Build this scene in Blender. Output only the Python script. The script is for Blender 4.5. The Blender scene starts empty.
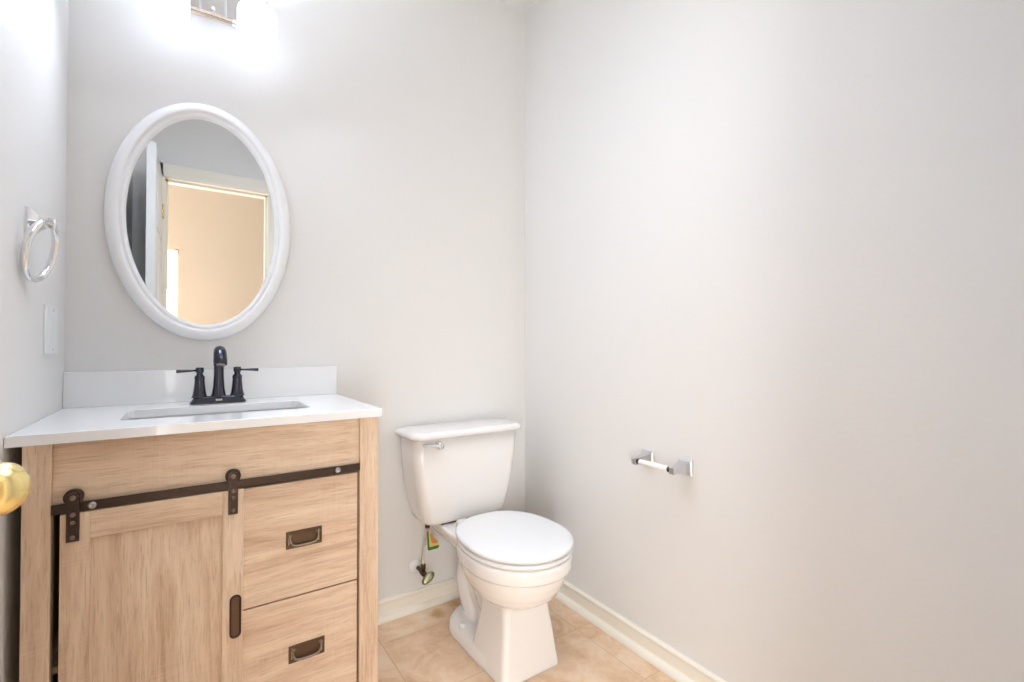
import bpy, bmesh, math, random
from mathutils import Vector, Matrix
C = bpy.context.scene.collection
PI = math.pi
random.seed(7)

# ---------------------------------------------------------------- camera, world, lights, exposure
CAMZ = 1.0985
cam_d = bpy.data.cameras.new('camera'); cam = bpy.data.objects.new('camera', cam_d); C.objects.link(cam)
cam_d.sensor_width = 36.0; cam_d.lens = 36.0 * 470.52 / 1024.0; cam_d.clip_start = 0.02
cam.location = (0, 0, CAMZ)
cam.rotation_mode = 'XYZ'
cam.rotation_euler = (math.radians(90 + 0.6806), 0, -math.radians(34.2567))
bpy.context.scene.camera = cam

w = bpy.data.worlds.new('world'); bpy.context.scene.world = w; w.use_nodes = True
w.node_tree.nodes['Background'].inputs[0].default_value = (1.0, 0.9, 0.8, 1)
w.node_tree.nodes['Background'].inputs[1].default_value = 0.35

def area_light(name, loc, rot, size, size_y, power, color, shape='RECTANGLE'):
    l = bpy.data.lights.new(name, 'AREA'); l.shape = shape; l.size = size; l.size_y = size_y
    l.energy = power; l.color = color
    o = bpy.data.objects.new(name, l); C.objects.link(o); o.location = loc; o.rotation_euler = rot
    return o
HALL_POWER = 1.4
WIN_EMIT = 10.5
ROOM_POWER = 5.2
UPLIGHT_POWER = 3.3
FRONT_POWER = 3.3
SHADE_EMIT = 1.4
LAMP_COL = (0.82, 0.93, 1.12)
area_light('hall_fill_light', (0.35, -0.75, 2.70), (0, 0, 0), 0.9, 0.7, HALL_POWER, (1.0, 0.96, 0.92))  # added fill light in the hall, has no fixture
area_light('bathroom_fill_light', (0.66, 0.74, 2.715), (0, 0, 0), 1.0, 0.8, ROOM_POWER, (0.93, 0.985, 1.07)).data.spread = math.radians(82)  # unseen overhead fill, added to brighten the floor and lower walls

vs = bpy.context.scene.view_settings
vs.view_transform = 'Standard'; vs.look = 'None'; vs.exposure = 0.12; vs.gamma = 1.0; vs.use_curve_mapping = False

# ---------------------------------------------------------------- materials
def srgb(r, g, b):
    def f(c):
        c /= 255.0
        return c / 12.92 if c <= 0.04045 else ((c + 0.055) / 1.055) ** 2.4
    return (f(r), f(g), f(b), 1)

class NT:
    def __init__(s, name):
        s.m = bpy.data.materials.new(name); s.m.use_nodes = True
        s.t = s.m.node_tree; s.b = s.t.nodes['Principled BSDF']
    def n(s, kind, **kw):
        x = s.t.nodes.new(kind)
        for k, v in kw.items():
            if k.startswith('i_'): x.inputs[int(k[2:]) if k[2:].isdigit() else k[2:]].default_value = v
            else: setattr(x, k, v)
        return x
    def l(s, a, b): s.t.links.new(a, b)
    def math(s, op, a, b=None):
        x = s.t.nodes.new('ShaderNodeMath'); x.operation = op
        for i, v in enumerate((a, b)):
            if v is None: continue
            if isinstance(v, (int, float)): x.inputs[i].default_value = v
            else: s.l(v, x.inputs[i])
        return x.outputs[0]
    def ramp(s, fac, stops):
        x = s.t.nodes.new('ShaderNodeValToRGB'); e = x.color_ramp.elements
        while len(e) < len(stops): e.new(0.5)
        for k, (p, c) in enumerate(stops): e[k].position = p; e[k].color = c
        s.l(fac, x.inputs[0]); return x.outputs[0]
    def mix(s, fac, a, b, blend='MIX'):
        x = s.t.nodes.new('ShaderNodeMix'); x.data_type = 'RGBA'; x.blend_type = blend
        if isinstance(fac, (int, float)): x.inputs[0].default_value = fac
        else: s.l(fac, x.inputs[0])
        for i, v in ((6, a), (7, b)):
            if isinstance(v, tuple): x.inputs[i].default_value = v
            else: s.l(v, x.inputs[i])
        return x.outputs[2]
    def bump(s, h, strength, dist):
        x = s.t.nodes.new('ShaderNodeBump'); x.inputs['Strength'].default_value = strength; x.inputs['Distance'].default_value = dist
        s.l(h, x.inputs['Height']); s.l(x.outputs[0], s.b.inputs['Normal'])
    def pos(s, scale=(1, 1, 1), loc=(0, 0, 0)):
        g = s.t.nodes.new('ShaderNodeNewGeometry'); m = s.t.nodes.new('ShaderNodeMapping')
        m.inputs['Scale'].default_value = scale; m.inputs['Location'].default_value = loc
        s.l(g.outputs['Position'], m.inputs[0]); return m.outputs[0]

def plain(name, col, rough=0.5, metal=0.0, spec=0.5, coat=0.0, emit=None, noise=0.0):
    a = NT(name); b = a.b
    b.inputs['Base Color'].default_value = col; b.inputs['Roughness'].default_value = rough
    b.inputs['Metallic'].default_value = metal; b.inputs['Specular IOR Level'].default_value = spec
    b.inputs['Coat Weight'].default_value = coat; b.inputs['Coat Roughness'].default_value = 0.05
    if emit:
        b.inputs['Emission Color'].default_value = emit[0]; b.inputs['Emission Strength'].default_value = emit[1]
    if noise:
        nz = a.n('ShaderNodeTexNoise', i_Scale=35.0, i_Detail=4.0); a.l(a.pos(), nz.inputs['Vector'])
        c2 = tuple(c * (1 - noise) for c in col[:3]) + (1,)
        a.l(a.mix(nz.outputs[0], col, c2), b.inputs['Base Color'])
        a.l(a.math('ADD', a.math('MULTIPLY', nz.outputs[0], 0.15), rough - 0.07), b.inputs['Roughness'])
    return a.m

def paint(name, col, rough=0.55, bump=0.06):
    a = NT(name); a.b.inputs['Roughness'].default_value = rough; a.b.inputs['Specular IOR Level'].default_value = 0.3
    nz = a.n('ShaderNodeTexNoise', i_Scale=1.3, i_Detail=2.0); a.l(a.pos(), nz.inputs['Vector'])
    c2 = tuple(c * 0.97 for c in col[:3]) + (1,)
    a.l(a.mix(nz.outputs[0], col, c2), a.b.inputs['Base Color'])
    n2 = a.n('ShaderNodeTexNoise', i_Scale=95.0, i_Detail=3.0); a.l(a.pos(), n2.inputs['Vector'])
    a.bump(n2.outputs[0], bump, 0.02)
    return a.m

def wood(name, axis, lighter=0.0):
    """limed oak laminate; axis = direction of the grain (0 x, 2 z)"""
    a = NT(name)
    g = a.n('ShaderNodeNewGeometry'); oi = a.n('ShaderNodeObjectInfo')
    off = a.n('ShaderNodeCombineXYZ')
    for i, k in enumerate((7.3, 3.1, 11.7)): a.l(a.math('MULTIPLY', oi.outputs['Random'], k), off.inputs[i])
    add = a.n('ShaderNodeVectorMath', operation='ADD'); a.l(g.outputs['Position'], add.inputs[0]); a.l(off.outputs[0], add.inputs[1])
    def mp(al, ac):
        m = a.n('ShaderNodeMapping'); sc = [ac, ac, ac]; sc[axis] = al
        m.inputs['Scale'].default_value = sc; a.l(add.outputs[0], m.inputs[0]); return m.outputs[0]
    warp = a.n('ShaderNodeTexNoise', i_Scale=1.0, i_Detail=3.0, i_Roughness=0.55); a.l(mp(1.8, 7.0), warp.inputs['Vector'])
    wv = a.n('ShaderNodeTexNoise', i_Scale=1.0, i_Detail=5.0, i_Roughness=0.65)
    m2 = mp(1.3, 34.0)
    sh = a.n('ShaderNodeVectorMath', operation='ADD'); a.l(m2, sh.inputs[0])
    sc = a.n('ShaderNodeVectorMath', operation='SCALE'); a.l(warp.outputs['Color'], sc.inputs[0]); sc.inputs['Scale'].default_value = 3.2
    a.l(sc.outputs[0], sh.inputs[1]); a.l(sh.outputs[0], wv.inputs['Vector'])
    col = a.ramp(wv.outputs[0], [(0.28, srgb(194, 160, 130)), (0.42, srgb(218, 188, 160)), (0.55, srgb(229, 203, 176)), (0.72, srgb(237, 216, 191))])
    fine = a.n('ShaderNodeTexNoise', i_Scale=1.0, i_Detail=4.0, i_Roughness=0.7); a.l(mp(14.0, 300.0), fine.inputs['Vector'])
    col = a.mix(a.math('MULTIPLY', a.ramp(fine.outputs[0], [(0.38, (1, 1, 1, 1)), (0.47, (0, 0, 0, 1))]), 0.42), col, srgb(180, 143, 108))
    saw = a.n('ShaderNodeTexNoise', i_Scale=1.0, i_Detail=2.0); a.l(mp(420.0, 9.0), saw.inputs['Vector'])
    msk = a.n('ShaderNodeTexNoise', i_Scale=1.0, i_Detail=1.0); a.l(mp(6.0, 9.0), msk.inputs['Vector'])
    f = a.math('MULTIPLY', a.ramp(saw.outputs[0], [(0.5, (0, 0, 0, 1)), (0.66, (1, 1, 1, 1))]), a.ramp(msk.outputs[0], [(0.45, (0, 0, 0, 1)), (0.62, (1, 1, 1, 1))]))
    col = a.mix(a.math('MULTIPLY', f, 0.28), col, srgb(238, 218, 196))
    a.l(col, a.b.inputs['Base Color']); a.b.inputs['Roughness'].default_value = 0.55; a.b.inputs['Specular IOR Level'].default_value = 0.3
    a.bump(fine.outputs[0], 0.15, 0.001)
    return a.m

def tile_floor():
    a = NT('travertine_tile')
    br = a.n('ShaderNodeTexBrick', offset=0.0, squash=1.0)
    for k, v in (('Scale', 1.0), ('Mortar Size', 0.0022), ('Mortar Smooth', 0.25), ('Bias', 0.0), ('Brick Width', 0.3285), ('Row Height', 0.334)):
        br.inputs[k].default_value = v
    br.inputs['Color1'].default_value = (0.35, 0.35, 0.35, 1); br.inputs['Color2'].default_value = (0.65, 0.65, 0.65, 1)
    a.l(a.pos(loc=(-0.587 + 0.3285 * 10, -0.046 + 3.34, 0)), br.inputs['Vector'])
    n1 = a.n('ShaderNodeTexNoise', i_Scale=9.0, i_Detail=7.0, i_Roughness=0.62, i_Distortion=0.6); a.l(a.pos(), n1.inputs['Vector'])
    n2 = a.n('ShaderNodeTexNoise', i_Scale=38.0, i_Detail=5.0, i_Roughness=0.7); a.l(a.pos(), n2.inputs['Vector'])
    v = a.math('ADD', a.math('MULTIPLY', n1.outputs[0], 0.75), a.math('MULTIPLY', n2.outputs[0], 0.25))
    v = a.math('ADD', v, a.math('MULTIPLY', a.math('SUBTRACT', br.outputs['Color'], 0.5), 0.25))
    col = a.ramp(v, [(0.32, srgb(212, 172, 134)), (0.45, srgb(229, 195, 160)), (0.55, srgb(238, 209, 179)), (0.68, srgb(242, 224, 203))])
    vo = a.n('ShaderNodeTexNoise', i_Scale=120.0, i_Detail=2.0); a.l(a.pos(), vo.inputs['Vector'])
    col = a.mix(a.ramp(vo.outputs[0], [(0.68, (0, 0, 0, 1)), (0.74, (.5, .5, .5, 1))]), col, srgb(196, 160, 128))
    col = a.mix(a.math('MULTIPLY', br.outputs['Fac'], 0.7), col, srgb(212, 178, 144))
    # rusty water stain on the floor below the stop valve
    g = a.n('ShaderNodeNewGeometry'); d = a.n('ShaderNodeVectorMath', operation='DISTANCE')
    nz = a.n('ShaderNodeTexNoise', i_Scale=30.0); a.l(a.pos(), nz.inputs['Vector'])
    ad = a.n('ShaderNodeVectorMath', operation='MULTIPLY_ADD'); a.l(nz.outputs['Color'], ad.inputs[0]); ad.inputs[1].default_value = (.035, .035, 0); a.l(g.outputs['Position'], ad.inputs[2])
    a.l(ad.outputs[0], d.inputs[0]); d.inputs[1].default_value = (0.858, 1.80, 0)
    st = a.ramp(d.outputs['Value'], [(0.018, (.75, .75, .75, 1)), (0.042, (0, 0, 0, 1))])
    col = a.mix(st, col, srgb(190, 140, 70))
    a.l(col, a.b.inputs['Base Color']); a.b.inputs['Roughness'].default_value = 0.42
    h = a.math('SUBTRACT', a.math('MULTIPLY', n2.outputs[0], 0.15), br.outputs['Fac'])
    a.bump(h, 0.35, 0.003)
    return a.m

def mirror_glass():
    return plain('silvered_glass', (0.86, 0.87, 0.86, 1), 0.0, 1.0)

M = dict(
    wall=paint('off_white_wall_paint', srgb(236, 234, 231), 0.55, 0.03),
    ceil=paint('ceiling_paint', srgb(244, 243, 241)),
    peach=paint('peach_hall_paint', srgb(216, 206, 193)),
    trim=paint('white_trim_paint', srgb(249, 243, 230), 0.35, 0.01),
    door=paint('white_door_paint', srgb(238, 237, 234), 0.4, 0.01),
    tile=tile_floor(),
    wood_h=wood('limed_oak_horizontal', 0), wood_v=wood('limed_oak_vertical', 2),
    dark=plain('cabinet_interior', srgb(70, 52, 40), 0.7, noise=0.2),
    quartz=plain('white_quartz', srgb(247, 247, 247), 0.18, coat=0.3),
    china=plain('white_china', srgb(242, 239, 236), 0.10, coat=0.5),
    basin=plain('white_basin_china', srgb(240, 240, 239), 0.12, coat=0.5),
    plastic=plain('white_seat_plastic', srgb(238, 238, 238), 0.22),
    bronze=plain('oil_rubbed_bronze', srgb(76, 62, 54), 0.42, 0.75, noise=0.25),
    brushed=plain('worn_bronze_edge', srgb(150, 132, 116), 0.35, 0.9, noise=0.15),
    pullplate=plain('antique_bronze_plate', srgb(108, 86, 68), 0.42, 0.7, noise=0.3),
    gun=plain('gunmetal_faucet', srgb(74, 74, 84), 0.22, 0.9, noise=0.1),
    bolt=plain('zinc_bolt', srgb(190, 186, 182), 0.3, 1.0, noise=0.1),
    chrome=plain('chrome', (0.82, 0.82, 0.83, 1), 0.06, 1.0),
    satin=plain('satin_nickel', srgb(214, 215, 219), 0.30, 0.95, noise=0.06),
    brass=plain('polished_brass', srgb(248, 226, 158), 0.26, 1.0, noise=0.05),
    valve=plain('tarnished_valve_metal', srgb(140, 140, 112), 0.35, 0.85, noise=0.25),
    rust=plain('dark_brass_nut', srgb(92, 66, 40), 0.45, 0.7, noise=0.3),
    hose=plain('pale_supply_tube', srgb(214, 206, 194), 0.4, noise=0.05),
    gasket=plain('red_rubber_gasket', srgb(120, 62, 40), 0.7, noise=0.3),
    frame=plain('white_mirror_frame', srgb(250, 250, 251), 0.32, noise=0.01),
    mirror=mirror_glass(),
    plate=plain('white_switch_plastic', srgb(236, 240, 240), 0.3),
    roller=plain('white_roller_plastic', srgb(246, 242, 238), 0.35),
    green=plain('green_tag_ink', srgb(62, 120, 44), 0.6, noise=0.2),
    yellow=plain('yellow_tag_ink', srgb(226, 204, 128), 0.6, noise=0.1),
    orange=plain('orange_tag_ink', srgb(222, 150, 80), 0.6, noise=0.15),
    blind=plain('cream_blind_fabric', srgb(240, 234, 220), 0.8, noise=0.05, emit=(srgb(255, 244, 225), 0.5)),  # weak emission stands in for daylight through the fabric
    day=plain('daylit_window_glass', (1, 1, 1, 1), 0.2, emit=((0.96, 0.975, 0.99, 1), WIN_EMIT)),
    shade=plain('frosted_lamp_glass', (0.9, 0.9, 0.9, 1), 0.3, emit=(LAMP_COL + (1,), SHADE_EMIT)),
)

# ---------------------------------------------------------------- mesh helpers
def B(): return bmesh.new()

def box(bm, x0, x1, y0, y1, z0, z1, bev=0.0, seg=2, mi=0):
    t = bmesh.new()
    vs_ = [t.verts.new((x, y, z)) for x in (x0, x1) for y in (y0, y1) for z in (z0, z1)]
    for f in ((0, 1, 3, 2), (4, 6, 7, 5), (0, 4, 5, 1), (2, 3, 7, 6), (0, 2, 6, 4), (1, 5, 7, 3)):
        t.faces.new([vs_[i] for i in f])
    bmesh.ops.recalc_face_normals(t, faces=t.faces[:])
    if bev > 0:
        bmesh.ops.bevel(t, geom=t.edges[:], offset=bev, segments=seg, affect='EDGES', profile=0.5)
    merge(bm, t, mi=mi)

def merge(bm, t, mat=None, mi=0):
    if mat is not None: bmesh.ops.transform(t, matrix=mat, verts=t.verts[:])
    m = {}
    for v in t.verts: m[v] = bm.verts.new(v.co)
    for f in t.faces:
        try: n = bm.faces.new([m[v] for v in f.verts])
        except ValueError: continue
        n.material_index = mi if mi else f.material_index
        n.smooth = f.smooth
    t.free()

def loft(bm, rings, cap0=True, cap1=True, closed=True, smooth=True, mi=0, loop=False):
    """rings: lists of points of equal length"""
    R = [[bm.verts.new(p) for p in r] for r in rings]
    n = len(R[0]); fs = []
    rng = range(len(R)) if loop else range(len(R) - 1)
    for i in rng:
        a, b = R[i], R[(i + 1) % len(R)]
        for j in range(n if closed else n - 1):
            k = (j + 1) % n
            fs.append(bm.faces.new((a[j], a[k], b[k], b[j])))
    if not loop:
        if cap0: fs.append(bm.faces.new(R[0][::-1]))
        if cap1: fs.append(bm.faces.new(R[-1]))
    for f in fs: f.smooth = smooth; f.material_index = mi
    return fs

def lathe(bm, prof, origin, axis='z', n=32, smooth=True, mi=0, mat=None):
    """prof: list of (radius, height) along the axis"""
    t = bmesh.new(); rings = []
    for r, h in prof:
        r = max(r, 1e-5)
        rings.append([(r * math.cos(2 * PI * k / n), r * math.sin(2 * PI * k / n), h) for k in range(n)])
    loft(t, rings, smooth=smooth)
    for f in t.faces:
        if len(f.verts) > 4: f.smooth = False
    bmesh.ops.recalc_face_normals(t, faces=t.faces[:])
    rot = {'z': Matrix(), 'x': Matrix.Rotation(PI / 2, 4, 'Y'), 'y': Matrix.Rotation(-PI / 2, 4, 'X'), '-y': Matrix.Rotation(PI / 2, 4, 'X'), '-x': Matrix.Rotation(-PI / 2, 4, 'Y')}[axis]
    mm = Matrix.Translation(origin) @ (mat if mat is not None else rot)
    merge(bm, t, mm, mi)

def spline(pts, sub=8):
    P = [Vector(p) for p in pts]; out = []
    for i in range(len(P) - 1):
        p0 = P[max(i - 1, 0)]; p1 = P[i]; p2 = P[i + 1]; p3 = P[min(i + 2, len(P) - 1)]
        for k in range(sub):
            t = k / sub
            out.append(0.5 * ((2 * p1) + (-p0 + p2) * t + (2 * p0 - 5 * p1 + 4 * p2 - p3) * t * t + (-p0 + 3 * p1 - 3 * p2 + p3) * t ** 3))
    out.append(P[-1]); return out

def tube(bm, pts, rad, n=12, closed=False, mi=0, flat=1.0):
    """rad: number or list per point"""
    P = [Vector(p) for p in pts]; N = len(P)
    t = bmesh.new(); rings = []; up = None
    for i in range(N):
        if closed: d = (P[(i + 1) % N] - P[i - 1]).normalized()
        else: d = (P[min(i + 1, N - 1)] - P[max(i - 1, 0)]).normalized()
        if up is None:
            up = Vector((0, 0, 1)) if abs(d.z) < 0.9 else Vector((0, 1, 0))
        s = d.cross(up).normalized(); u = s.cross(d).normalized(); up = u
        r = rad[i] if isinstance(rad, (list, tuple)) else rad
        rings.append([P[i] + s * (r * math.cos(2 * PI * k / n)) + u * (r * flat * math.sin(2 * PI * k / n)) for k in range(n)])
    loft(t, rings, loop=closed)
    for f in t.faces:
        if len(f.verts) > 4: f.smooth = False
    bmesh.ops.recalc_face_normals(t, faces=t.faces[:])
    merge(bm, t, mi=mi)

def rrect(cx, cy, hx, hy, r, z, n=6):
    """rounded rectangle ring in the xy plane"""
    out = []
    for (sx, sy, a0) in ((1, 1, 0), (-1, 1, 90), (-1, -1, 180), (1, -1, 270)):
        for k in range(n + 1):
            a = math.radians(a0 + 90 * k / n)
            out.append((cx + sx * (hx - r) + r * math.cos(a), cy + sy * (hy - r) + r * math.sin(a), z))
    return out

def obj(name, bm, mats, parent=None, kind=None, autosmooth=None):
    me = bpy.data.meshes.new(name)
    bm.to_mesh(me); bm.free()
    for m in (mats if isinstance(mats, (list, tuple)) else [mats]): me.materials.append(M[m])
    o = bpy.data.objects.new(name, me); C.objects.link(o)
    if parent is not None:
        o.parent = parent; o.matrix_parent_inverse = Matrix.Translation(-Vector(WORLD[parent.name]))
    WORLD[o.name] = (0, 0, 0)
    if kind: o['kind'] = kind
    return o
WORLD = {}

def thing(name, label, cat, loc):
    o = bpy.data.objects.new(name, None); C.objects.link(o); o.location = loc
    o.empty_display_size = 0.05
    o['label'] = label; o['category'] = cat
    WORLD[o.name] = loc
    return o

def boxobj(name, mats, parent, *a, **k):
    bm = B(); box(bm, *a, **k); return obj(name, bm, mats, parent)

def struct(name, bm, mats): return obj(name, bm, mats, None, 'structure')

# ---------------------------------------------------------------- the setting
XL, XR, YB = -0.306, 1.349, 1.87        # left wall, right wall, back wall
YF0, YF1 = -0.09, 0.03                  # front wall thickness
ZC = 2.74
OX0, OX1, OZ = -0.165, 0.455, 2.19      # doorway hole in the front wall
HX0, HX1, HY = -2.2, 2.6, -1.30         # hall

bm = B(); box(bm, HX0 - .1, HX1 + .1, HY - .1, YB + .1, -0.06, 0); struct('floor', bm, 'tile')
bm = B(); box(bm, HX0 - .1, HX1 + .1, HY - .1, YB + .1, ZC, ZC + .06); struct('ceiling', bm, 'ceil')
bm = B(); box(bm, XL - .1, XR + .1, YB, YB + .1, 0, ZC); struct('wall_back', bm, 'wall')
bm = B(); box(bm, XL - .1, XL, YF1, YB, 0, ZC); struct('wall_left', bm, 'wall')
bm = B(); box(bm, XR, XR + .1, YF1, YB, 0, ZC); struct('wall_right', bm, 'wall')
bm = B()
def front_wall(y0, y1, mi):
    box(bm, HX0, OX0, y0, y1, 0, ZC, mi=mi); box(bm, OX1, HX1, y0, y1, 0, ZC, mi=mi); box(bm, OX0, OX1, y0, y1, OZ, ZC, mi=mi)
front_wall(-0.03, YF1, 0); front_wall(YF0, -0.03, 1)
struct('wall_front', bm, ['wall', 'peach'])
bm = B()
WX0, WX1, WZ0, WZ1 = -2.05, -0.10, 0.10, 1.95  # window opening widened out of view to add fill through the doorway
box(bm, HX0, WX0, HY - .1, HY, 0, ZC); box(bm, WX1, HX1, HY - .1, HY, 0, ZC)
box(bm, WX0, WX1, HY - .1, HY, 0, WZ0); box(bm, WX0, WX1, HY - .1, HY, WZ1, ZC)
struct('wall_hall', bm, 'peach')
bm = B(); box(bm, HX0 - .1, HX0, HY, YF0, 0, ZC); struct('wall_hall_left', bm, 'peach')
bm = B(); box(bm, HX1, HX1 + .1, HY, YF0, 0, ZC); struct('wall_hall_right', bm, 'peach')

# hall window, lower sash bright, blind over the upper part
bm = B()
box(bm, WX0, WX0 + .035, HY - .08, HY - .02, WZ0, WZ1); box(bm, WX1 - .022, WX1, HY - .08, HY - .02, WZ0, WZ1)
box(bm, WX0, WX1, HY - .08, HY - .02, WZ0, WZ0 + .04); box(bm, WX0, WX1, HY - .08, HY - .02, WZ1 - .04, WZ1)
box(bm, -1.10, -1.04, HY - .08, HY - .02, WZ0, WZ1)
win = struct('window_1', bm, 'trim')
bm = B(); box(bm, WX0 + .035, WX1 - .022, HY - .062, HY - .056, WZ0 + .04, WZ1 - .04); obj('window_pane', bm, 'day', win)
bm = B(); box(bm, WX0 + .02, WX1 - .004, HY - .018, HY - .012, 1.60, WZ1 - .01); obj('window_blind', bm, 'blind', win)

def base_profile(t=0.014, h=0.082):
    # (out from wall, height): shoe at the foot, plain board, eased top
    return [(0, 0), (0.028, 0), (0.028, .007), (0.0255, .014), (0.020, .020), (0.012, .0235), (0.0095, .027), (0.0095, h - .018), (0.0115, h - .013), (0.0145, h - .010), (0.0145, h - .005), (0.0110, h - .001), (0, h)]
def baseboard(name, a, b, nrm):
    bm = B(); a = Vector(a); b = Vector(b); nrm = Vector(nrm); rings = []
    for p in (a, b): rings.append([p + nrm * d + Vector((0, 0, h)) for d, h in base_profile()])
    loft(bm, rings, smooth=False); bmesh.ops.recalc_face_normals(bm, faces=bm.faces[:]); struct(name, bm, 'trim')
baseboard('baseboard_back', (0.462, YB, 0), (XR, YB, 0), (0, -1, 0))
baseboard('baseboard_right', (XR, YF1, 0), (XR, YB, 0), (-1, 0, 0))
baseboard('baseboard_left', (XL, YF1, 0), (XL, 1.33, 0), (1, 0, 0))
baseboard('baseboard_hall', (HX0, HY, 0), (HX1, HY, 0), (0, 1, 0))

# door lining and casing
bm = B()
JX0, JX1, JZ = -0.145, 0.437, 2.172
box(bm, OX0, JX0, YF0, YF1, 0, JZ + .018); box(bm, JX1, OX1, YF0, YF1, 0, JZ + .018); box(bm, JX0, JX1, YF0, YF1, JZ, OZ)
box(bm, JX0, JX0 + .012, YF0 + .02, YF1 - .04, 0, JZ); box(bm, JX1 - .012, JX1, YF0 + .02, YF1 - .04, 0, JZ); box(bm, JX0, JX1, YF0 + .02, YF1 - .04, JZ - .012, JZ)
struct('trim_1', bm, 'trim')
bm = B()
for y0, y1 in ((YF1, YF1 + .014), (YF0 - .016, YF0)):
    box(bm, OX0 - .062, OX0 + .012, y0, y1, 0, OZ + .07, .003); box(bm, OX1 - .012, OX1 + .062, y0, y1, 0, OZ + .07, .003)
    box(bm, OX0 - .062, OX1 + .062, y0, y1, OZ - .012, OZ + .07, .003)
struct('trim_2', bm, 'trim')

# the open door, swung back towards the left wall
DX0, DX1, DY0, DY1, DZ = -0.199, -0.1585, 0.052, 0.665, 2.166
bm = B(); box(bm, DX0, DX1, DY0, DY1, 0.012, DZ, 0.0015, 1)
for xa, xb in ((DX1 - .001, DX1 + .004), (DX0 - .004, DX0 + .001)):
    for ya, yb in ((DY0 + .09, DY0 + .275), (DY0 + .335, DY1 - .09)):
        for za, zb in ((.22, .85), (1.05, 1.62), (1.74, 2.02)):
            box(bm, xa, xb, ya, yb, za, zb, 0.0035, 2)
door = struct('door_1', bm, 'door')
KNOB = [(0.028, 0), (0.028, .004), (0.024, .007), (0.011, .009), (0.0095, .014)] + [(.0212 * math.sin(a), .0315 - .0180 * math.cos(a)) for a in [PI * k / 16 for k in range(3, 17)]]
bm = B()
KX, KY, KZ = DX1, 0.546, 0.984
lathe(bm, KNOB, (KX, KY, KZ), 'x', 40)
lathe(bm, KNOB, (DX0, KY, KZ), '-x', 40)
k = obj('door_knob', bm, 'brass', door); k['label'] = 'polished brass door knob'
for z in (0.25, 1.1, 1.95):
    bm = B(); lathe(bm, [(0.006, -.045), (0.006, .045)], (DX1 + .003, DY0 - .004, z), 'z', 12); box(bm, DX1 - .012, DX1 + .001, DY0 - .002, DY0 + .001, z - .044, z + .044); obj('hinge', bm, 'brass', door)

# ---------------------------------------------------------------- vanity cabinet
YV = 1.345                               # front plane of the face frame
CX0, CX1 = -0.282, 0.449
SX0, SX1 = -0.238, 0.396                 # inner edges of the two stiles
ZT = 0.8975
van = thing('vanity_cabinet', 'light oak bathroom vanity cabinet with a sliding barn door and two drawers', 'cabinet', (0.08, 1.6, 0))
bm = B(); box(bm, CX0, SX0, YV, YV + .03, 0, ZT, .0012); obj('frame_stile', bm, 'wood_v', van)
bm = B(); box(bm, SX1, CX1, YV, YV + .03, 0, ZT, .0012); obj('frame_stile', bm, 'wood_v', van)
bm = B(); box(bm, CX0 + .002, CX0 + .020, YV + .03, YB - .004, 0.02, ZT, .001); obj('side_panel', bm, 'wood_v', van)
bm = B(); box(bm, CX1 - .020, CX1 - .002, YV + .03, YB - .004, 0.02, ZT, .001); obj('side_panel', bm, 'wood_v', van)
bm = B(); box(bm, SX0, SX1, YV + .010, YV + .028, 0.757, ZT, .001); obj('top_rail', bm, 'wood_h', van)
bm = B(); box(bm, SX0, SX1, YV + .010, YV + .028, 0.075, 0.134, .001); obj('bottom_rail', bm, 'wood_h', van)
bm = B(); box(bm, CX0 + .020, CX1 - .020, YB - .014, YB - .006, .08, ZT - .12); obj('back_panel', bm, 'dark', van)
bm = B(); box(bm, CX0 + .020, CX1 - .020, YV + .030, YB - .014, .090, .106); obj('bottom_panel', bm, 'wood_h', van)
bm = B(); box(bm, 0.095, 0.111, YV + .034, YB - .014, .106, .757); obj('divider_panel', bm, 'dark', van)
bm = B(); box(bm, CX0 + .020, 0.095, YV + .036, YB - .014, .402, .418, .001); obj('shelf', bm, 'wood_h', van)
for z0, z1, px, pz in ((0.4425, 0.7415, .2515, .5905), (0.139, 0.4385, .2595, .2915)):
    bm = B(); box(bm, 0.106, 0.3915, YV + .008, YV + .026, z0, z1, .0012); d = obj('drawer', bm, 'wood_h', van)
    # recessed pull: bronze plate, dished cup and swinging bail
    bm = B(); yp = YV + .008
    hw, hh = .0445, .0225
    box(bm, px - hw, px + hw, yp - .0028, yp + .001, pz + hh - .006, pz + hh, .0008); box(bm, px - hw, px + hw, yp - .0028, yp + .001, pz - hh, pz - hh + .008, .0008)
    box(bm, px - hw, px - hw + .006, yp - .0028, yp + .001, pz - hh + .008, pz + hh - .006, .0006); box(bm, px + hw - .006, px + hw, yp - .0028, yp + .001, pz - hh + .008, pz + hh - .006, .0006)
    box(bm, px - hw + .009, px + hw - .009, yp - .0008, yp + .001, pz - hh + .007, pz + hh - .005)
    bail = spline([(px - .0345, yp - .004, pz + .011), (px - .0350, yp - .006, pz + .001), (px - .0295, yp - .009, pz - .0105), (px - .014, yp - .010, pz - .0150), (px + .014, yp - .010, pz - .0150), (px + .0295, yp - .009, pz - .0105), (px + .0350, yp - .006, pz + .001), (px + .0345, yp - .004, pz + .011)], 6)
    tube(bm, bail, .0029, 10, mi=1)
    for sx in (-1, 1): lathe(bm, [(.0036, -.005), (.0036, .005)], (px + sx * .0345, yp - .004, pz + .0125), 'x', 12, mi=1)
    obj('drawer_pull', bm, ['pullplate', 'brushed'], d)
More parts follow.
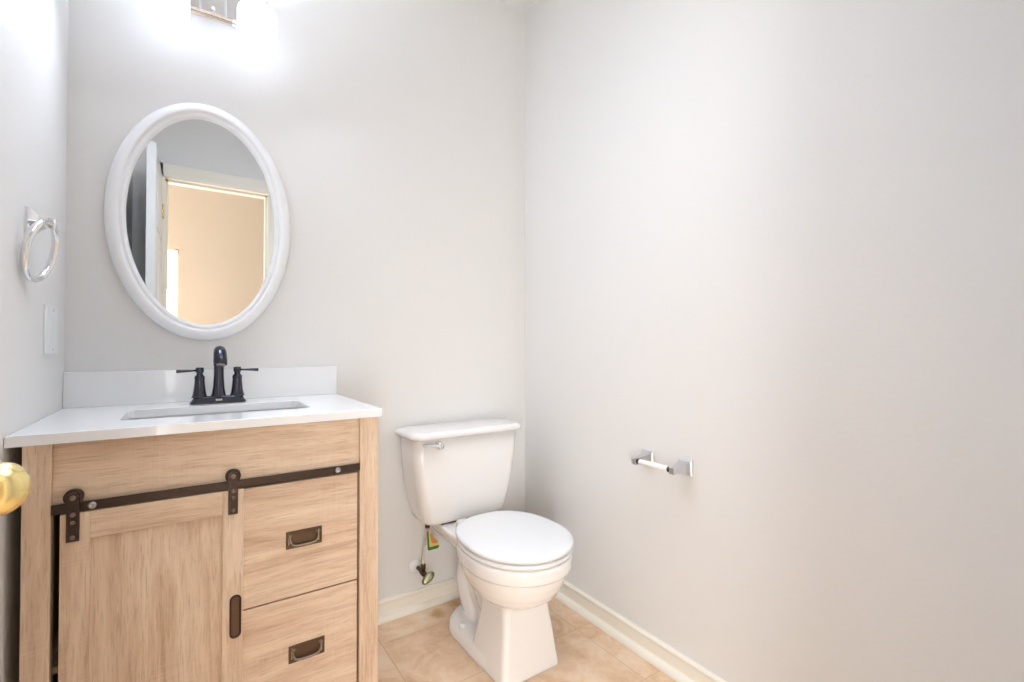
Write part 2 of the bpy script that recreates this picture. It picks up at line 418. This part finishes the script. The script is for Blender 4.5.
# barn door
YD = YV - .006
dx0, dx1, dz0, dz1 = -0.2235, 0.1095, 0.120, 0.7475
bm = B()
box(bm, dx0, dx0 + .047, YD, YD + .014, dz0, dz1, .001); bd = obj('door', bm, 'wood_v', van)
boxobj('door_stile', 'wood_v', bd, dx1 - .045, dx1, YD, YD + .014, dz0, dz1, bev=.001)
boxobj('door_rail', 'wood_h', bd, dx0 + .047, dx1 - .045, YD, YD + .014, dz1 - .057, dz1, bev=.001)
boxobj('door_rail', 'wood_h', bd, dx0 + .047, dx1 - .045, YD, YD + .014, dz0, dz0 + .057, bev=.001)
bm = B()
xs = [dx0 + .046, -0.0955, 0.0165, dx1 - .044]
for a_, b_ in zip(xs[:-1], xs[1:]): box(bm, a_, b_, YD + .006, YD + .013, dz0 + .05, dz1 - .05, .0003, 1)
obj('door_panel', bm, 'wood_v', bd)
def barn_hanger(hx):
    bm = B(); y1 = YD - .0005; y0 = YD - .0055
    zc_ = 0.7815
    # strap with a rounded top, bolted to the door, roller behind it
    pts = []
    for k in range(13):
        a = PI * k / 12; pts.append((hx + .0102 * math.cos(a), zc_ + .0102 * math.sin(a)))
    pts += [(hx - .0102, .690), (hx + .0102, .690)]
    loft(bm, [[(x, y0, z) for x, z in pts], [(x, y1, z) for x, z in pts]], smooth=False)
    lathe(bm, [(.010, 0), (.0165, 0), (.0165, .0022), (.0140, .003), (.0140, .0065), (.0165, .0073), (.0165, .009), (.010, .009)], (hx, YD, zc_), 'y', 32)
    for bz, br in ((zc_, .0058), (.7465, .0048), (.7300, .0042), (.6995, .0044)):
        lathe(bm, [(br, 0), (br, .0018), (br * .7, .0032), (br * .45, .0034), (br * .45, .0020), (0, .0020)], (hx, y0 + .0003, bz), '-y', 18, mi=1)
    bmesh.ops.recalc_face_normals(bm, faces=bm.faces[:])
    h = obj('hanger_strap', bm, ['bronze', 'brushed'], bd); h['label'] = 'dark bronze roller strap'
barn_hanger(-0.203); barn_hanger(0.0865)
# slotted finger pull let into the right stile of the door
def stadium(cx, cz, hw, hh, y, n=10):
    out = [(cx + hw * math.cos(PI * k / n), y, cz + hh - hw + hw * math.sin(PI * k / n)) for k in range(n + 1)]
    return out + [(cx + hw * math.cos(PI + PI * k / n), y, cz - hh + hw + hw * math.sin(PI + PI * k / n)) for k in range(n + 1)]
bm = B(); cx_, cz_ = .0930, .4385
loft(bm, [stadium(cx_, cz_, .0125, .0525, YD), stadium(cx_, cz_, .0125, .0525, YD - .0022), stadium(cx_, cz_, .0113, .0513, YD - .003), stadium(cx_, cz_, .0088, .0488, YD - .0026), stadium(cx_, cz_, .0078, .0478, YD - .0006)], smooth=False, cap1=False)
loft(bm, [stadium(cx_, cz_, .0078, .0478, YD - .0006), stadium(cx_, cz_, .006, .046, YD - .0004)], smooth=False, cap0=False, mi=1)
bmesh.ops.recalc_face_normals(bm, faces=bm.faces[:])
obj('finger_pull', bm, ['bronze', 'pullplate'], bd)
# track
bm = B(); box(bm, -0.2375, 0.3955, YD + .0012, YD + .0072, 0.7495, 0.7695, .0012)
box(bm, -.2360, -.2280, YD + .0072, YV + .011, .754, .765); box(bm, .386, .394, YD + .0072, YV + .011, .754, .765)
tr = obj('barn_door_track', bm, 'bronze', van)
for bx in (-.1730, .3340):
    bm = B(); lathe(bm, [(.0075, 0), (.0075, .002), (.0055, .004), (.0034, .0042), (.0034, .002), (0, .002)], (bx, YD + .0013, .7595), '-y', 20); obj('track_bolt', bm, 'bolt', tr)

# ---------------------------------------------------------------- countertop with basin and splash
ZK = 0.920; YC = 1.335; XC = 0.4555
top = thing('vanity_countertop', 'white quartz countertop with sunken rectangular basin and backsplash on the oak vanity', 'countertop', (0.075, 1.6, ZT))
bm = B()
bx0, bx1, by0, by1 = -0.145, 0.292, 1.470, 1.697
def ring_rect(x0, x1, y0, y1, r, z, n=6): return rrect((x0 + x1) / 2, (y0 + y1) / 2, (x1 - x0) / 2, (y1 - y0) / 2, r, z, n)
ins = 0.0012
outer = lambda z, i=0: ring_rect(XL + .0008 + i, XC - i, YC + i, YB - .001 - i, .0012, z)
hole = lambda z, i=0: ring_rect(bx0 - i, bx1 + i, by0 - i, by1 + i, .022, z)
loft(bm, [hole(ZT), outer(ZT), outer(ZK - .0015), outer(ZK, .0012), hole(ZK, .001), hole(ZK - .0015)], smooth=False, loop=True)
bmesh.ops.recalc_face_normals(bm, faces=bm.faces[:])
obj('slab', bm, 'quartz', top)
bm = B()
rr = []
for z, i, r in ((ZT - .001, -.012, .022), (ZT - .001, -.004, .024), (ZT - .03, .000, .028), (ZT - .10, .012, .04), (ZT - .125, .030, .05), (ZT - .135, .060, .05), (ZT - .139, .095, .015)):
    rr.append(ring_rect(bx0 + i, bx1 - i, by0 + i, by1 - i, r, z))
out = []
for z, i, r in ((ZT - .149, .09, .02), (ZT - .143, .05, .05), (ZT - .13, .018, .05), (ZT - .10, .002, .04), (ZT - .02, -.010, .026), (ZT - .012, -.012, .022)):
    out.append(ring_rect(bx0 + i, bx1 - i, by0 + i, by1 - i, r, z))
loft(bm, rr + out, loop=True); 
loft(bm, [ring_rect(bx0 + .095, bx1 - .095, by0 + .095, by1 - .095, .015, ZT - .139), ring_rect(bx0 + .15, bx1 - .15, by0 + .105, by1 - .105, .006, ZT - .1395)])
bmesh.ops.recalc_face_normals(bm, faces=bm.faces[:])
obj('basin', bm, 'basin', top)
bm = B(); lathe(bm, [(.024, 0), (.024, .002), (.019, .004), (.016, .003), (.014, .006), (0, .007)], ((bx0 + bx1) / 2, (by0 + by1) / 2, ZT - .140), 'z', 28); obj('drain', bm, 'chrome', top)
bm = B(); box(bm, XL + .0008, XC, YB - .0205, YB - .001, ZK, 1.0240, .0012); obj('backsplash', bm, 'quartz', top)

# ---------------------------------------------------------------- faucet
FX, FY = 0.0725, 1.765
fa = thing('bathroom_faucet', 'dark gunmetal two handle faucet behind the white basin', 'faucet', (FX, FY, ZK))
bm = B()
rings = []
for z, hx, hy, r in ((0, .0765, .0260, .020), (.003, .0765, .0260, .020), (.006, .0745, .0245, .019), (.014, .0690, .0215, .018), (.020, .0665, .0195, .017), (.0225, .0640, .0175, .015)):
    rings.append(rrect(FX, FY, hx, hy, r, ZK + z, 8))
loft(bm, rings); bmesh.ops.recalc_face_normals(bm, faces=bm.faces[:])
bp = obj('base_plate', bm, 'gun', fa)
bm = B()      # small pale maker's mark on the front of the base, lettering too small to read
for q, (xa, xb) in enumerate(((-.0085, -.0050), (-.0042, -.0012), (-.0004, .0030), (.0038, .0050), (.0058, .0085))):
    box(bm, FX + xa, FX + xb, FY - .0246, FY - .0225, ZK + .0085, ZK + .0150)
mk = obj('maker_mark', bm, 'bolt', bp)
bm = B()
col = [(0, 0, .0205, .022), (0, .000, .040, .0165), (0, 0, .068, .0130), (0, 0, .100, .0118)]
# column: flared square-ish foot that narrows, then arcs forward and ends in a hooded outlet
path = [(FX, FY, ZK + .019), (FX, FY, ZK + .030), (FX, FY, ZK + .050), (FX, FY, ZK + .085), (FX, FY - .002, ZK + .122), (FX, FY - .016, ZK + .152), (FX, FY - .044, ZK + .165), (FX, FY - .072, ZK + .157), (FX, FY - .090, ZK + .138), (FX, FY - .096, ZK + .124)]
rads = [.0225, .0190, .0160, .0140, .0136, .0148, .0162, .0176, .0182, .0178]
P_ = spline(path, 6); R_ = []
for i in range(len(P_)):
    u = i / 6.0; a = min(int(u), len(rads) - 2); f = u - a; R_.append(rads[a] * (1 - f) + rads[a + 1] * f)
tube(bm, P_, R_, 20)
sp = obj('spout', bm, 'gun', fa)
bm = B(); d_ = (Vector(P_[-1]) - Vector(P_[-3])).normalized()
tube(bm, [Vector(P_[-1]) - d_ * .002, Vector(P_[-1]) + d_ * .0025], .0115, 20); obj('aerator', bm, 'bolt', sp)
for s in (-1, 1):
    hx = FX + s * .0508
    bm = B()
    lathe(bm, [(.0215, .020), (.0185, .028), (.0160, .042), (.0142, .060), (.0132, .076), (.0138, .079), (.0138, .083), (.0120, .087), (.0088, .090), (.0085, .096), (.0110, .100), (.0112, .110), (.0095, .113), (0, .1135)], (hx, FY, ZK), 'z', 28)
    h = obj('handle', bm, 'gun', fa)
    bm = B(); z = ZK + .1035
    tube(bm, [(hx + s * .004, FY, z + .001), (hx + s * .02, FY - .001, z), (hx + s * .045, FY - .003, z - .0005), (hx + s * .0585, FY - .004, z - .001), (hx + s * .060, FY - .004, z - .001)], [.0034, .0036, .0052, .0062, .0050], 14, flat=0.85)
    obj('lever', bm, 'gun', h)

# ---------------------------------------------------------------- oval mirror
MX, MZ = 0.0365, 1.512
mi_ = thing('oval_mirror', 'oval wall mirror in a white moulded frame above the faucet', 'mirror', (MX, YB, MZ))
NE = 96
def ell(a, b, y): return [(MX + a * math.cos(2 * PI * k / NE), YB - y, MZ + b * math.sin(2 * PI * k / NE)) for k in range(NE)]
bm = B()
prof = [(0, .001), (0, .010), (.002, .014), (.006, .018), (.014, .0235), (.022, .0265), (.029, .0270), (.0325, .0262), (.0345, .0205), (.037, .0175), (.040, .0180), (.0425, .0195), (.0455, .0195), (.048, .0180), (.0505, .0140), (.053, .0105), (.0545, .0065), (.0545, .001)]
loft(bm, [ell(.2580 - d * .95, .3920 - d * .95, y) for d, y in prof], loop=True); bmesh.ops.recalc_face_normals(bm, faces=bm.faces[:])
obj('mirror_frame', bm, 'frame', mi_)
bm = B(); loft(bm, [ell(.2075, .3415, .002), ell(.2075, .3415, .0055)], smooth=False); bmesh.ops.recalc_face_normals(bm, faces=bm.faces[:])
obj('mirror_glass', bm, 'mirror', mi_)

# ---------------------------------------------------------------- vanity light
LXA, LXB, LY = -0.070, 0.1735, 1.752
SZ0, SZ1, SR = 2.067, 2.212, 0.059
vl = thing('vanity_light', 'chrome wall light with two frosted white glass shades above the mirror', 'light fixture', ((LXA + LXB) / 2, YB, 2.25))
LM = (LXA + LXB) / 2
bm = B(); box(bm, LM - .165, LM + .165, YB - .010, YB - .0005, 2.196, 2.330, .003); box(bm, LM - .150, LM + .150, YB - .024, YB - .009, 2.206, 2.320, .005)
bpl = obj('back_plate', bm, 'chrome', vl)
bm = B(); lathe(bm, [(.0045, 0), (.0045, .004), (.0065, .007), (.0058, .012), (0, .0145)], (LM, YB - .024, 2.219), '-y', 16); obj('finial', bm, 'satin', bpl)
for fx in (LM - .034, LM + .036):  # reflections in the chrome plate, shaped as raised pale strips
    bm = B(); box(bm, fx - .0035, fx + .0035, YB - .0265, YB - .023, 2.208, 2.318, .0012); obj('plate_reflection', bm, 'satin', bpl)
for lx in (LXA, LXB):
    bm = B(); tube(bm, spline([(lx, YB - .022, 2.285), (lx, YB - .06, 2.290), (lx, LY + .015, 2.287), (lx, LY, 2.268), (lx, LY, 2.250)], 6), .009, 14)
    lathe(bm, [(.022, 0), (.022, .005), (.012, .008)], (lx, YB - .024, 2.285), '-y', 24)
    ar = obj('arm', bm, 'chrome', vl)
    bm = B(); lathe(bm, [(.034, 0), (.034, .018), (.026, .028), (.012, .036), (0, .036)], (lx, LY, SZ1 - .003), 'z', 28)
    lathe(bm, [(.004, 0), (.006, .003), (.006, .010), (0, .011)], (lx + .033, LY, SZ1 + .008), 'x', 12); obj('shade_holder', bm, 'chrome', ar)
    bm = B(); lathe(bm, [(.030, SZ1 - SZ0), (SR - .010, SZ1 - SZ0), (SR - .003, SZ1 - SZ0 - .004), (SR, SZ1 - SZ0 - .011), (SR, .010), (SR - .004, .003), (SR - .012, 0.0), (0, 0)][::-1], (lx, LY, SZ0), 'z', 40)
    sh = obj('lamp_shade', bm, 'shade', vl); sh['label'] = 'lit frosted white glass shade'
    l = bpy.data.lights.new('vanity_uplight_fill', 'AREA'); l.shape = 'DISK'; l.size = .07; l.spread = math.radians(110); l.energy = UPLIGHT_POWER; l.color = LAMP_COL  # added uplight above the shade holder, for bounce off the ceiling
    lo = bpy.data.objects.new('vanity_uplight_fill', l); C.objects.link(lo); lo.location = (lx, LY, SZ1 + .036); lo.rotation_euler = (PI, 0, 0)
    gd = Vector((0.12 if lx == LXA else 0.26, -0.74, -0.66 if lx == LXA else -0.55)).normalized()     # aim of the extra fill light added in front of the shade
    gl = area_light('vanity_shade_fill', Vector((lx, LY, (SZ0 + SZ1) / 2)) + gd * .070, (0, 0, 0), .06, .11, FRONT_POWER, LAMP_COL)
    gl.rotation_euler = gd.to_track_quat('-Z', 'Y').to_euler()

# ---------------------------------------------------------------- towel ring
trn = thing('towel_ring', 'chrome towel ring on the left wall beside the oval mirror', 'towel ring', (XL, 1.487, 1.38))
bm = B(); TY, TZ = 1.487, 1.380
def sq(y, z, h, x): return [(x, y - h, z - h), (x, y + h, z - h), (x, y + h, z + h), (x, y - h, z + h)]
loft(bm, [sq(TY, TZ, .0285, XL), sq(TY, TZ, .0285, XL + .005), sq(TY, TZ, .0235, XL + .0085), sq(TY, TZ, .0135, XL + .020), sq(TY, TZ, .0100, XL + .029), sq(TY, TZ, .0100, XL + .034), sq(TY, TZ, .0120, XL + .037), sq(TY, TZ, .0120, XL + .044), sq(TY, TZ, .0085, XL + .047)], smooth=False)
bmesh.ops.recalc_face_normals(bm, faces=bm.faces[:])
obj('wall_post', bm, 'chrome', trn)
bm = B(); rc = Vector((XL + .0245, TY - .020, TZ - .066)); ra = math.radians(8); pts = []
ea = Vector((math.sin(ra), math.cos(ra), 0)); eb = Vector((.19, 0, 1)).normalized()     # hangs with its foot leaning to the wall
for k in range(48):
    a = 2 * PI * k / 48; pts.append(rc + ea * (.0665 * math.cos(a)) + eb * (.0665 * math.sin(a)))
tube(bm, pts, .0072, 14, closed=True); obj('ring', bm, 'chrome', trn)

# ---------------------------------------------------------------- switch plate
swp = thing('switch_plate', 'white wall plate on the left wall under the towel ring', 'switch plate', (XL, 1.686, 1.142))
bm = B(); y0, y1, z0, z1 = 1.628, 1.744, 1.078, 1.206
def rq(i, x): return [(x, y0 + i, z0 + i), (x, y1 - i, z0 + i), (x, y1 - i, z1 - i), (x, y0 + i, z1 - i)]
loft(bm, [rq(0, XL), rq(0, XL + .003), rq(.0035, XL + .0065)], smooth=False); bmesh.ops.recalc_face_normals(bm, faces=bm.faces[:])
obj('cover_plate', bm, 'plate', swp)
bm = B(); box(bm, XL + .005, XL + .0080, 1.676, 1.710, 1.108, 1.176, .0012); obj('rocker', bm, 'plate', swp)
for zz in (1.090, 1.194):
    bm = B(); lathe(bm, [(.0042, 0), (.0038, .0014), (0, .0016)], (XL + .0062, 1.693, zz), 'x', 14); obj('screw', bm, 'satin', swp)

# ---------------------------------------------------------------- toilet
TX = 0.945
TKX = 0.940
toi = thing('toilet', 'white two piece toilet with closed lid beside the oak vanity', 'toilet', (TX, 1.50, 0))
def tank_ring(hw, yf, yb, r, z, rb=.02, n=8):
    out = []
    for (sx, yy, sy, a0, rad) in ((1, yb, 1, 0, rb), (-1, yb, 1, 90, rb), (-1, yf, -1, 180, r), (1, yf, -1, 270, r)):
        for k in range(n + 1):
            a = math.radians(a0 + 90 * k / n)
            out.append((TKX + sx * (hw - rad) + rad * math.cos(a), yy - sy * rad + rad * math.sin(a), z))
    return out
bm = B()
tk = [(.125, 1.730, 1.825, .030, .3915), (.160, 1.712, 1.838, .034, .3930), (.177, 1.704, 1.845, .036, .398), (.1865, 1.698, 1.848, .036, .410), (.1945, 1.693, 1.849, .036, .432), (.2085, 1.687, 1.850, .036, .490), (.2215, 1.682, 1.851, .036, .560), (.2315, 1.678, 1.852, .036, .640), (.2380, 1.675, 1.852, .036, .745)]
loft(bm, [tank_ring(a, b, c, d, e) for a, b, c, d, e in tk]); bmesh.ops.recalc_face_normals(bm, faces=bm.faces[:])
obj('tank', bm, 'china', toi)
bm = B()
ld = [(.236, 1.668, 1.855, .040, .7405), (.250, 1.6585, 1.859, .045, .7415), (.2555, 1.654, 1.8605, .047, .7455), (.2565, 1.653, 1.861, .048, .752), (.2555, 1.654, 1.8605, .047, .7590), (.2475, 1.6585, 1.858, .045, .7640), (.241, 1.666, 1.853, .042, .7680), (.232, 1.674, 1.846, .038, .7690)]
loft(bm, [tank_ring(a, b, c, d, e) for a, b, c, d, e in ld])
bmesh.ops.recalc_face_normals(bm, faces=bm.faces[:]); obj('tank_lid', bm, 'china', toi)
# flush lever
bm = B(); lx, lz, ly = 0.796, .7150, 1.677
lathe(bm, [(.0175, 0), (.0175, .004), (.014, .009), (.0115, .013), (.0150, .018), (.013, .024), (0, .026)], (lx, ly, lz), '-y', 24)
tube(bm, spline([(lx, ly - .017, lz), (lx - .02, ly - .019, lz + .0035), (lx - .045, ly - .019, lz + .0065), (lx - .064, ly - .018, lz + .0070), (lx - .067, ly - .018, lz + .0070)], 5), [.0100] * 5 + [.0090] * 5 + [.0085] * 5 + [.0095] * 5 + [.004], 12, flat=.75)
fl = obj('flush_lever', bm, 'chrome', toi); fl['label'] = 'chrome flush lever'
# outline shared by rim, seat and lid
SX = 0.951
def bowl_ring(hw, yf, yb, z, n=64, e=.82, fx=SX):
    ym = yf + hw * 1.12; out = []
    for k in range(n):
        t = 2 * PI * k / n; X = math.cos(t); Y = math.sin(t)
        if Y < 0: out.append((fx + hw * X, ym + (ym - yf) * Y, z))
        else: out.append((fx + hw * math.copysign(abs(X) ** e, X), ym + (yb - ym) * abs(Y) ** e, z))
    return out
bm = B()
sr = [(.172, 1.170, 1.600, .4015), (.183, 1.162, 1.604, .4022), (.187, 1.158, 1.606, .4065), (.1875, 1.1575, 1.606, .4120), (.1855, 1.1595, 1.605, .4165), (.179, 1.166, 1.600, .4185)]
loft(bm, [bowl_ring(*s) for s in sr]); bmesh.ops.recalc_face_normals(bm, faces=bm.faces[:]); obj('seat', bm, 'plastic', toi)
bm = B()
sl = [(.172, 1.172, 1.602, .4230), (.1865, 1.1585, 1.611, .4237), (.189, 1.156, 1.613, .4265), (.189, 1.156, 1.613, .4335), (.1865, 1.1585, 1.611, .4375), (.180, 1.165, 1.605, .4400), (.168, 1.178, 1.595, .4415), (.120, 1.230, 1.55, .4425), (.05, 1.31, 1.47, .4430)]
loft(bm, [bowl_ring(*s) for s in sl]); bmesh.ops.recalc_face_normals(bm, faces=bm.faces[:]); obj('seat_lid', bm, 'plastic', toi)
for s in (-1, 1):
    bm = B(); hx = SX + s * .075; loft(bm, [rrect(hx, 1.630, .022, .016, .007, z_) for z_ in (.4005, .418)] + [rrect(hx, 1.630, .018, .012, .006, .424)]); obj('hinge_cap', bm, 'plastic', toi)
# china bowl: rim band and bowl lofted, blended with column, foot flange and trapway by a voxel remesh
bm = B()
br_ = [(.120, 1.225, 1.555, .330, ), (.160, 1.190, 1.58, .345), (.181, 1.166, 1.60, .3500), (.1845, 1.161, 1.604, .3530), (.1860, 1.159, 1.606, .3600), (.1865, 1.158, 1.606, .392), (.184, 1.161, 1.604, .3985), (.176, 1.168, 1.60, .4005), (.09, 1.26, 1.52, .4008)]
loft(bm, [bowl_ring(*s) for s in br_])
lower = [(.060, 1.305, 1.52, .215), (.100, 1.266, 1.55, .230), (.124, 1.238, 1.56, .243), (.145, 1.212, 1.575, .264), (.160, 1.195, 1.587, .290), (.1715, 1.182, 1.597, .320), (.1785, 1.173, 1.602, .350), (.175, 1.178, 1.598, .37)]
loft(bm, [bowl_ring(*s) for s in lower])
# deck that carries the tank
loft(bm, [rrect(TX, 1.70, .075, .12, .03, .300), rrect(TX, 1.70, .105, .135, .035, .335), rrect(TX, 1.70, .122, .145, .035, .360), rrect(TX, 1.70, .126, .147, .035, .380), rrect(TX, 1.70, .121, .142, .032, .3865)])
# front column: flat front, slightly flared to the floor
def col_ring(hw, yf, yb, r, z, cx=TX):
    return [(x, y, z) for x, y, _ in [(p[0] - TKX + cx, p[1], p[2]) for p in tank_ring(hw, yf, yb, r, z, rb=.03)]]
cs = [(.1195, 1.262, 1.50, .020, 0), (.1190, 1.262, 1.50, .020, .006), (.1125, 1.268, 1.49, .020, .05), (.1040, 1.276, 1.47, .020, .12), (.0960, 1.284, 1.46, .022, .18), (.0925, 1.288, 1.46, .024, .215), (.094, 1.285, 1.46, .03, .26)]
loft(bm, [col_ring(a, b, c, d, e) for a, b, c, d, e in cs])
# bowed front lip of the foot
# foot flange
def foot(hw, yf, yb, z, n=48):
    ym = yb - .13; out = []
    for k in range(n):
        t = 2 * PI * k / n; X = math.cos(t); Y = math.sin(t)
        if Y >= 0: out.append((TX + hw * X, ym + (yb - ym) * Y, z))
        else: out.append((TX + hw * math.copysign(abs(X) ** .4, X), ym - (ym - yf) * abs(Y) ** .4, z))
    return out
loft(bm, [foot(.1250, 1.30, 1.735, 0), foot(.1250, 1.30, 1.735, .018), foot(.121, 1.30, 1.731, .034), foot(.112, 1.30, 1.722, .045), foot(.095, 1.30, 1.705, .052), foot(.06, 1.34, 1.66, .055)])
# trapway: from the underside of the bowl back and down to the floor flange
tube(bm, spline([(TX, 1.40, .20), (TX, 1.47, .150), (TX, 1.535, .165), (TX, 1.595, .235), (TX, 1.655, .250), (TX, 1.690, .180), (TX, 1.66, .105), (TX, 1.60, .050), (TX, 1.56, .02)], 6), [.062] * 12 + [.058] * 37, 24)
loft(bm, [rrect(TX, 1.56, .045, .13, .03, .02), rrect(TX, 1.56, .040, .12, .03, .10), rrect(TX, 1.58, .040, .11, .03, .20), rrect(TX, 1.61, .05, .11, .03, .33)])
bmesh.ops.recalc_face_normals(bm, faces=bm.faces[:])
bowl = obj('bowl', bm, 'china', toi)
md = bowl.modifiers.new('blend', 'REMESH'); md.mode = 'VOXEL'; md.voxel_size = .0042; md.use_smooth_shade = True
sm = bowl.modifiers.new('soft', 'SMOOTH'); sm.factor = .5; sm.iterations = 5
dg = bpy.context.evaluated_depsgraph_get(); dg.update()
me2 = bpy.data.meshes.new_from_object(bowl.evaluated_get(dg)); bowl.modifiers.clear(); bowl.data = me2
me2.materials.clear(); me2.materials.append(M['china'])
for p in me2.polygons: p.use_smooth = True
bm = B(); box(bm, TX - .115, TX + .115, 1.715, 1.835, .3855, .3925, .002); obj('tank_gasket', bm, 'gasket', toi)
for s in (-1, 1):
    bm = B(); lathe(bm, [(.015, 0), (.0145, .007), (.010, .013), (0, .015)], (TX + s * .096, 1.575, .0475), 'z', 20); obj('bolt_cap', bm, 'plastic', toi)

# ---------------------------------------------------------------- supply valve
VX, VZ = 0.782, 0.178
vv = thing('supply_stop_valve', 'tarnished angle stop valve with oval handle and supply tube below the toilet tank', 'valve', (VX, YB, VZ))
bm = B(); lathe(bm, [(.029, 0), (.0285, .003), (.022, .008), (.013, .011), (.010, .012)], (VX, YB - .0005, VZ), '-y', 32); e_ = obj('escutcheon', bm, 'plastic', vv); e_['label'] = 'white round wall escutcheon'
bm = B(); lathe(bm, [(.0075, 0), (.0075, .045), (.011, .046), (.011, .072), (.0085, .075), (.0085, .086)], (VX + .006, YB - .010, VZ - .004), '-y', 20)
vb = (VX + .006, YB - .068, VZ - .004)
lathe(bm, [(.0085, 0), (.0085, .016), (.0105, .017), (.0105, .034), (.007, .036)], vb, 'z', 16)
obj('valve_body', bm, 'rust', vv)
bm = B(); hp = Vector((VX + .012, YB - .104, VZ - .012))
rot = Matrix.Rotation(math.radians(-35), 4, 'Y') @ Matrix.Rotation(math.radians(62), 4, 'X')
t = bmesh.new(); 
rg = []
for s_, h_ in ((.3, -.006), (.92, -.006), (1.0, -.003), (1.0, .003), (.9, .006), (.5, .0065)):
    rg.append([(.030 * s_ * math.cos(2 * PI * k / 32), .0165 * s_ * math.sin(2 * PI * k / 32), h_) for k in range(32)])
loft(t, rg); bmesh.ops.recalc_face_normals(t, faces=t.faces[:]); merge(bm, t, Matrix.Translation(hp) @ rot)
tube(bm, [(VX + .006, YB - .088, VZ - .008), hp], .006, 12)
vh = obj('valve_handle', bm, 'valve', vv)
bm = B(); tube(bm, spline([(vb[0], vb[1], vb[2] + .034), (vb[0] + .004, vb[1] - .002, vb[2] + .10), (.802, 1.79, .31), (.800, 1.788, .365)], 6), .0042, 12); obj('supply_tube', bm, 'hose', vv)
bm = B(); lathe(bm, [(.0095, 0), (.0105, .003), (.0105, .018), (.0085, .020), (.0085, .031)], (.800, 1.788, .3595), 'z', 8, smooth=False); obj('coupling_nut', bm, 'rust', vv)

# paper tag hung on the supply tube
tg = thing('paper_tag', 'small green and orange paper tag hanging on the toilet supply tube', 'tag', (.803, 1.78, .33))
def poly(bm, pts, y, th, mi):
    loft(bm, [[(x, y, z) for x, z in pts], [(x, y - th, z) for x, z in pts]], smooth=False, mi=mi)
bm = B(); ty = 1.778; X0 = .793
poly(bm, [(X0, .352), (X0 + .007, .352), (X0 + .012, .345), (X0 + .022, .336), (X0 + .032, .318), (X0 + .050, .300), (X0 + .056, .278), (X0 + .048, .271), (X0 + .008, .271), (X0 + .004, .275)], ty, .0008, 1)
poly(bm, [(X0 - .0006, .350), (X0 + .007, .350), (X0 + .012, .283), (X0 + .052, .283), (X0 + .0555, .2775), (X0 + .048, .2705), (X0 + .008, .2705), (X0 + .0036, .2745)], ty - .0008, .0004, 0)
poly(bm, [(X0 + .012, .340), (X0 + .021, .3345), (X0 + .031, .317), (X0 + .0485, .299), (X0 + .038, .292), (X0 + .020, .300)], ty - .0012, .0004, 2)
bmesh.ops.recalc_face_normals(bm, faces=bm.faces[:]); obj('tag_card', bm, ['green', 'yellow', 'orange'], tg)
bm = B(); tube(bm, [(.8005 + .0075 * math.cos(2 * PI * k / 20), 1.7855 + .0075 * math.sin(2 * PI * k / 20), .352 + .002 * math.sin(2 * PI * k / 20)) for k in range(20)], .0010, 6, closed=True); obj('tag_loop', bm, 'yellow', tg)

# ---------------------------------------------------------------- toilet paper holder
tp = thing('toilet_paper_holder', 'empty satin metal toilet paper holder with white roller on the right wall', 'toilet paper holder', (XR, 1.04, .70))
PYF, PYN, PZ = 1.118, 0.962, .702
def sqx(y, z, hy_, hz, d): return [(XR - d, y - hy_, z - hz), (XR - d, y + hy_, z - hz), (XR - d, y + hy_, z + hz), (XR - d, y - hy_, z + hz)]
for py in (PYF, PYN):
    bm = B()
    loft(bm, [sqx(py, PZ, .0260, .0260, 0), sqx(py, PZ, .0260, .0260, .005), sqx(py, PZ, .0215, .0215, .009), sqx(py, PZ - .001, .0150, .0160, .022), sqx(py, PZ - .001, .0110, .0125, .040), sqx(py, PZ - .002, .0095, .0110, .058), sqx(py, PZ - .002, .0095, .0115, .076), sqx(py, PZ - .002, .0075, .0090, .079)], smooth=False)
    bmesh.ops.recalc_face_normals(bm, faces=bm.faces[:])
    obj('wall_post', bm, 'satin', tp)
bm = B()
ax = XR - .066
lathe(bm, [(.0085, 0), (.0102, .002), (.0102, .116), (.0085, .118)], (ax, PYN + .020, PZ - .002), 'y', 24)
obj('roller', bm, 'roller', tp)
for a_, b_ in ((PYN + .008, PYN + .0205), (PYF - .0185, PYF - .008)):
    bm = B(); lathe(bm, [(.0090, 0), (.0090, b_ - a_)], (ax, a_, PZ - .002), 'y', 16); obj('roller_tip', bm, 'bronze', tp)
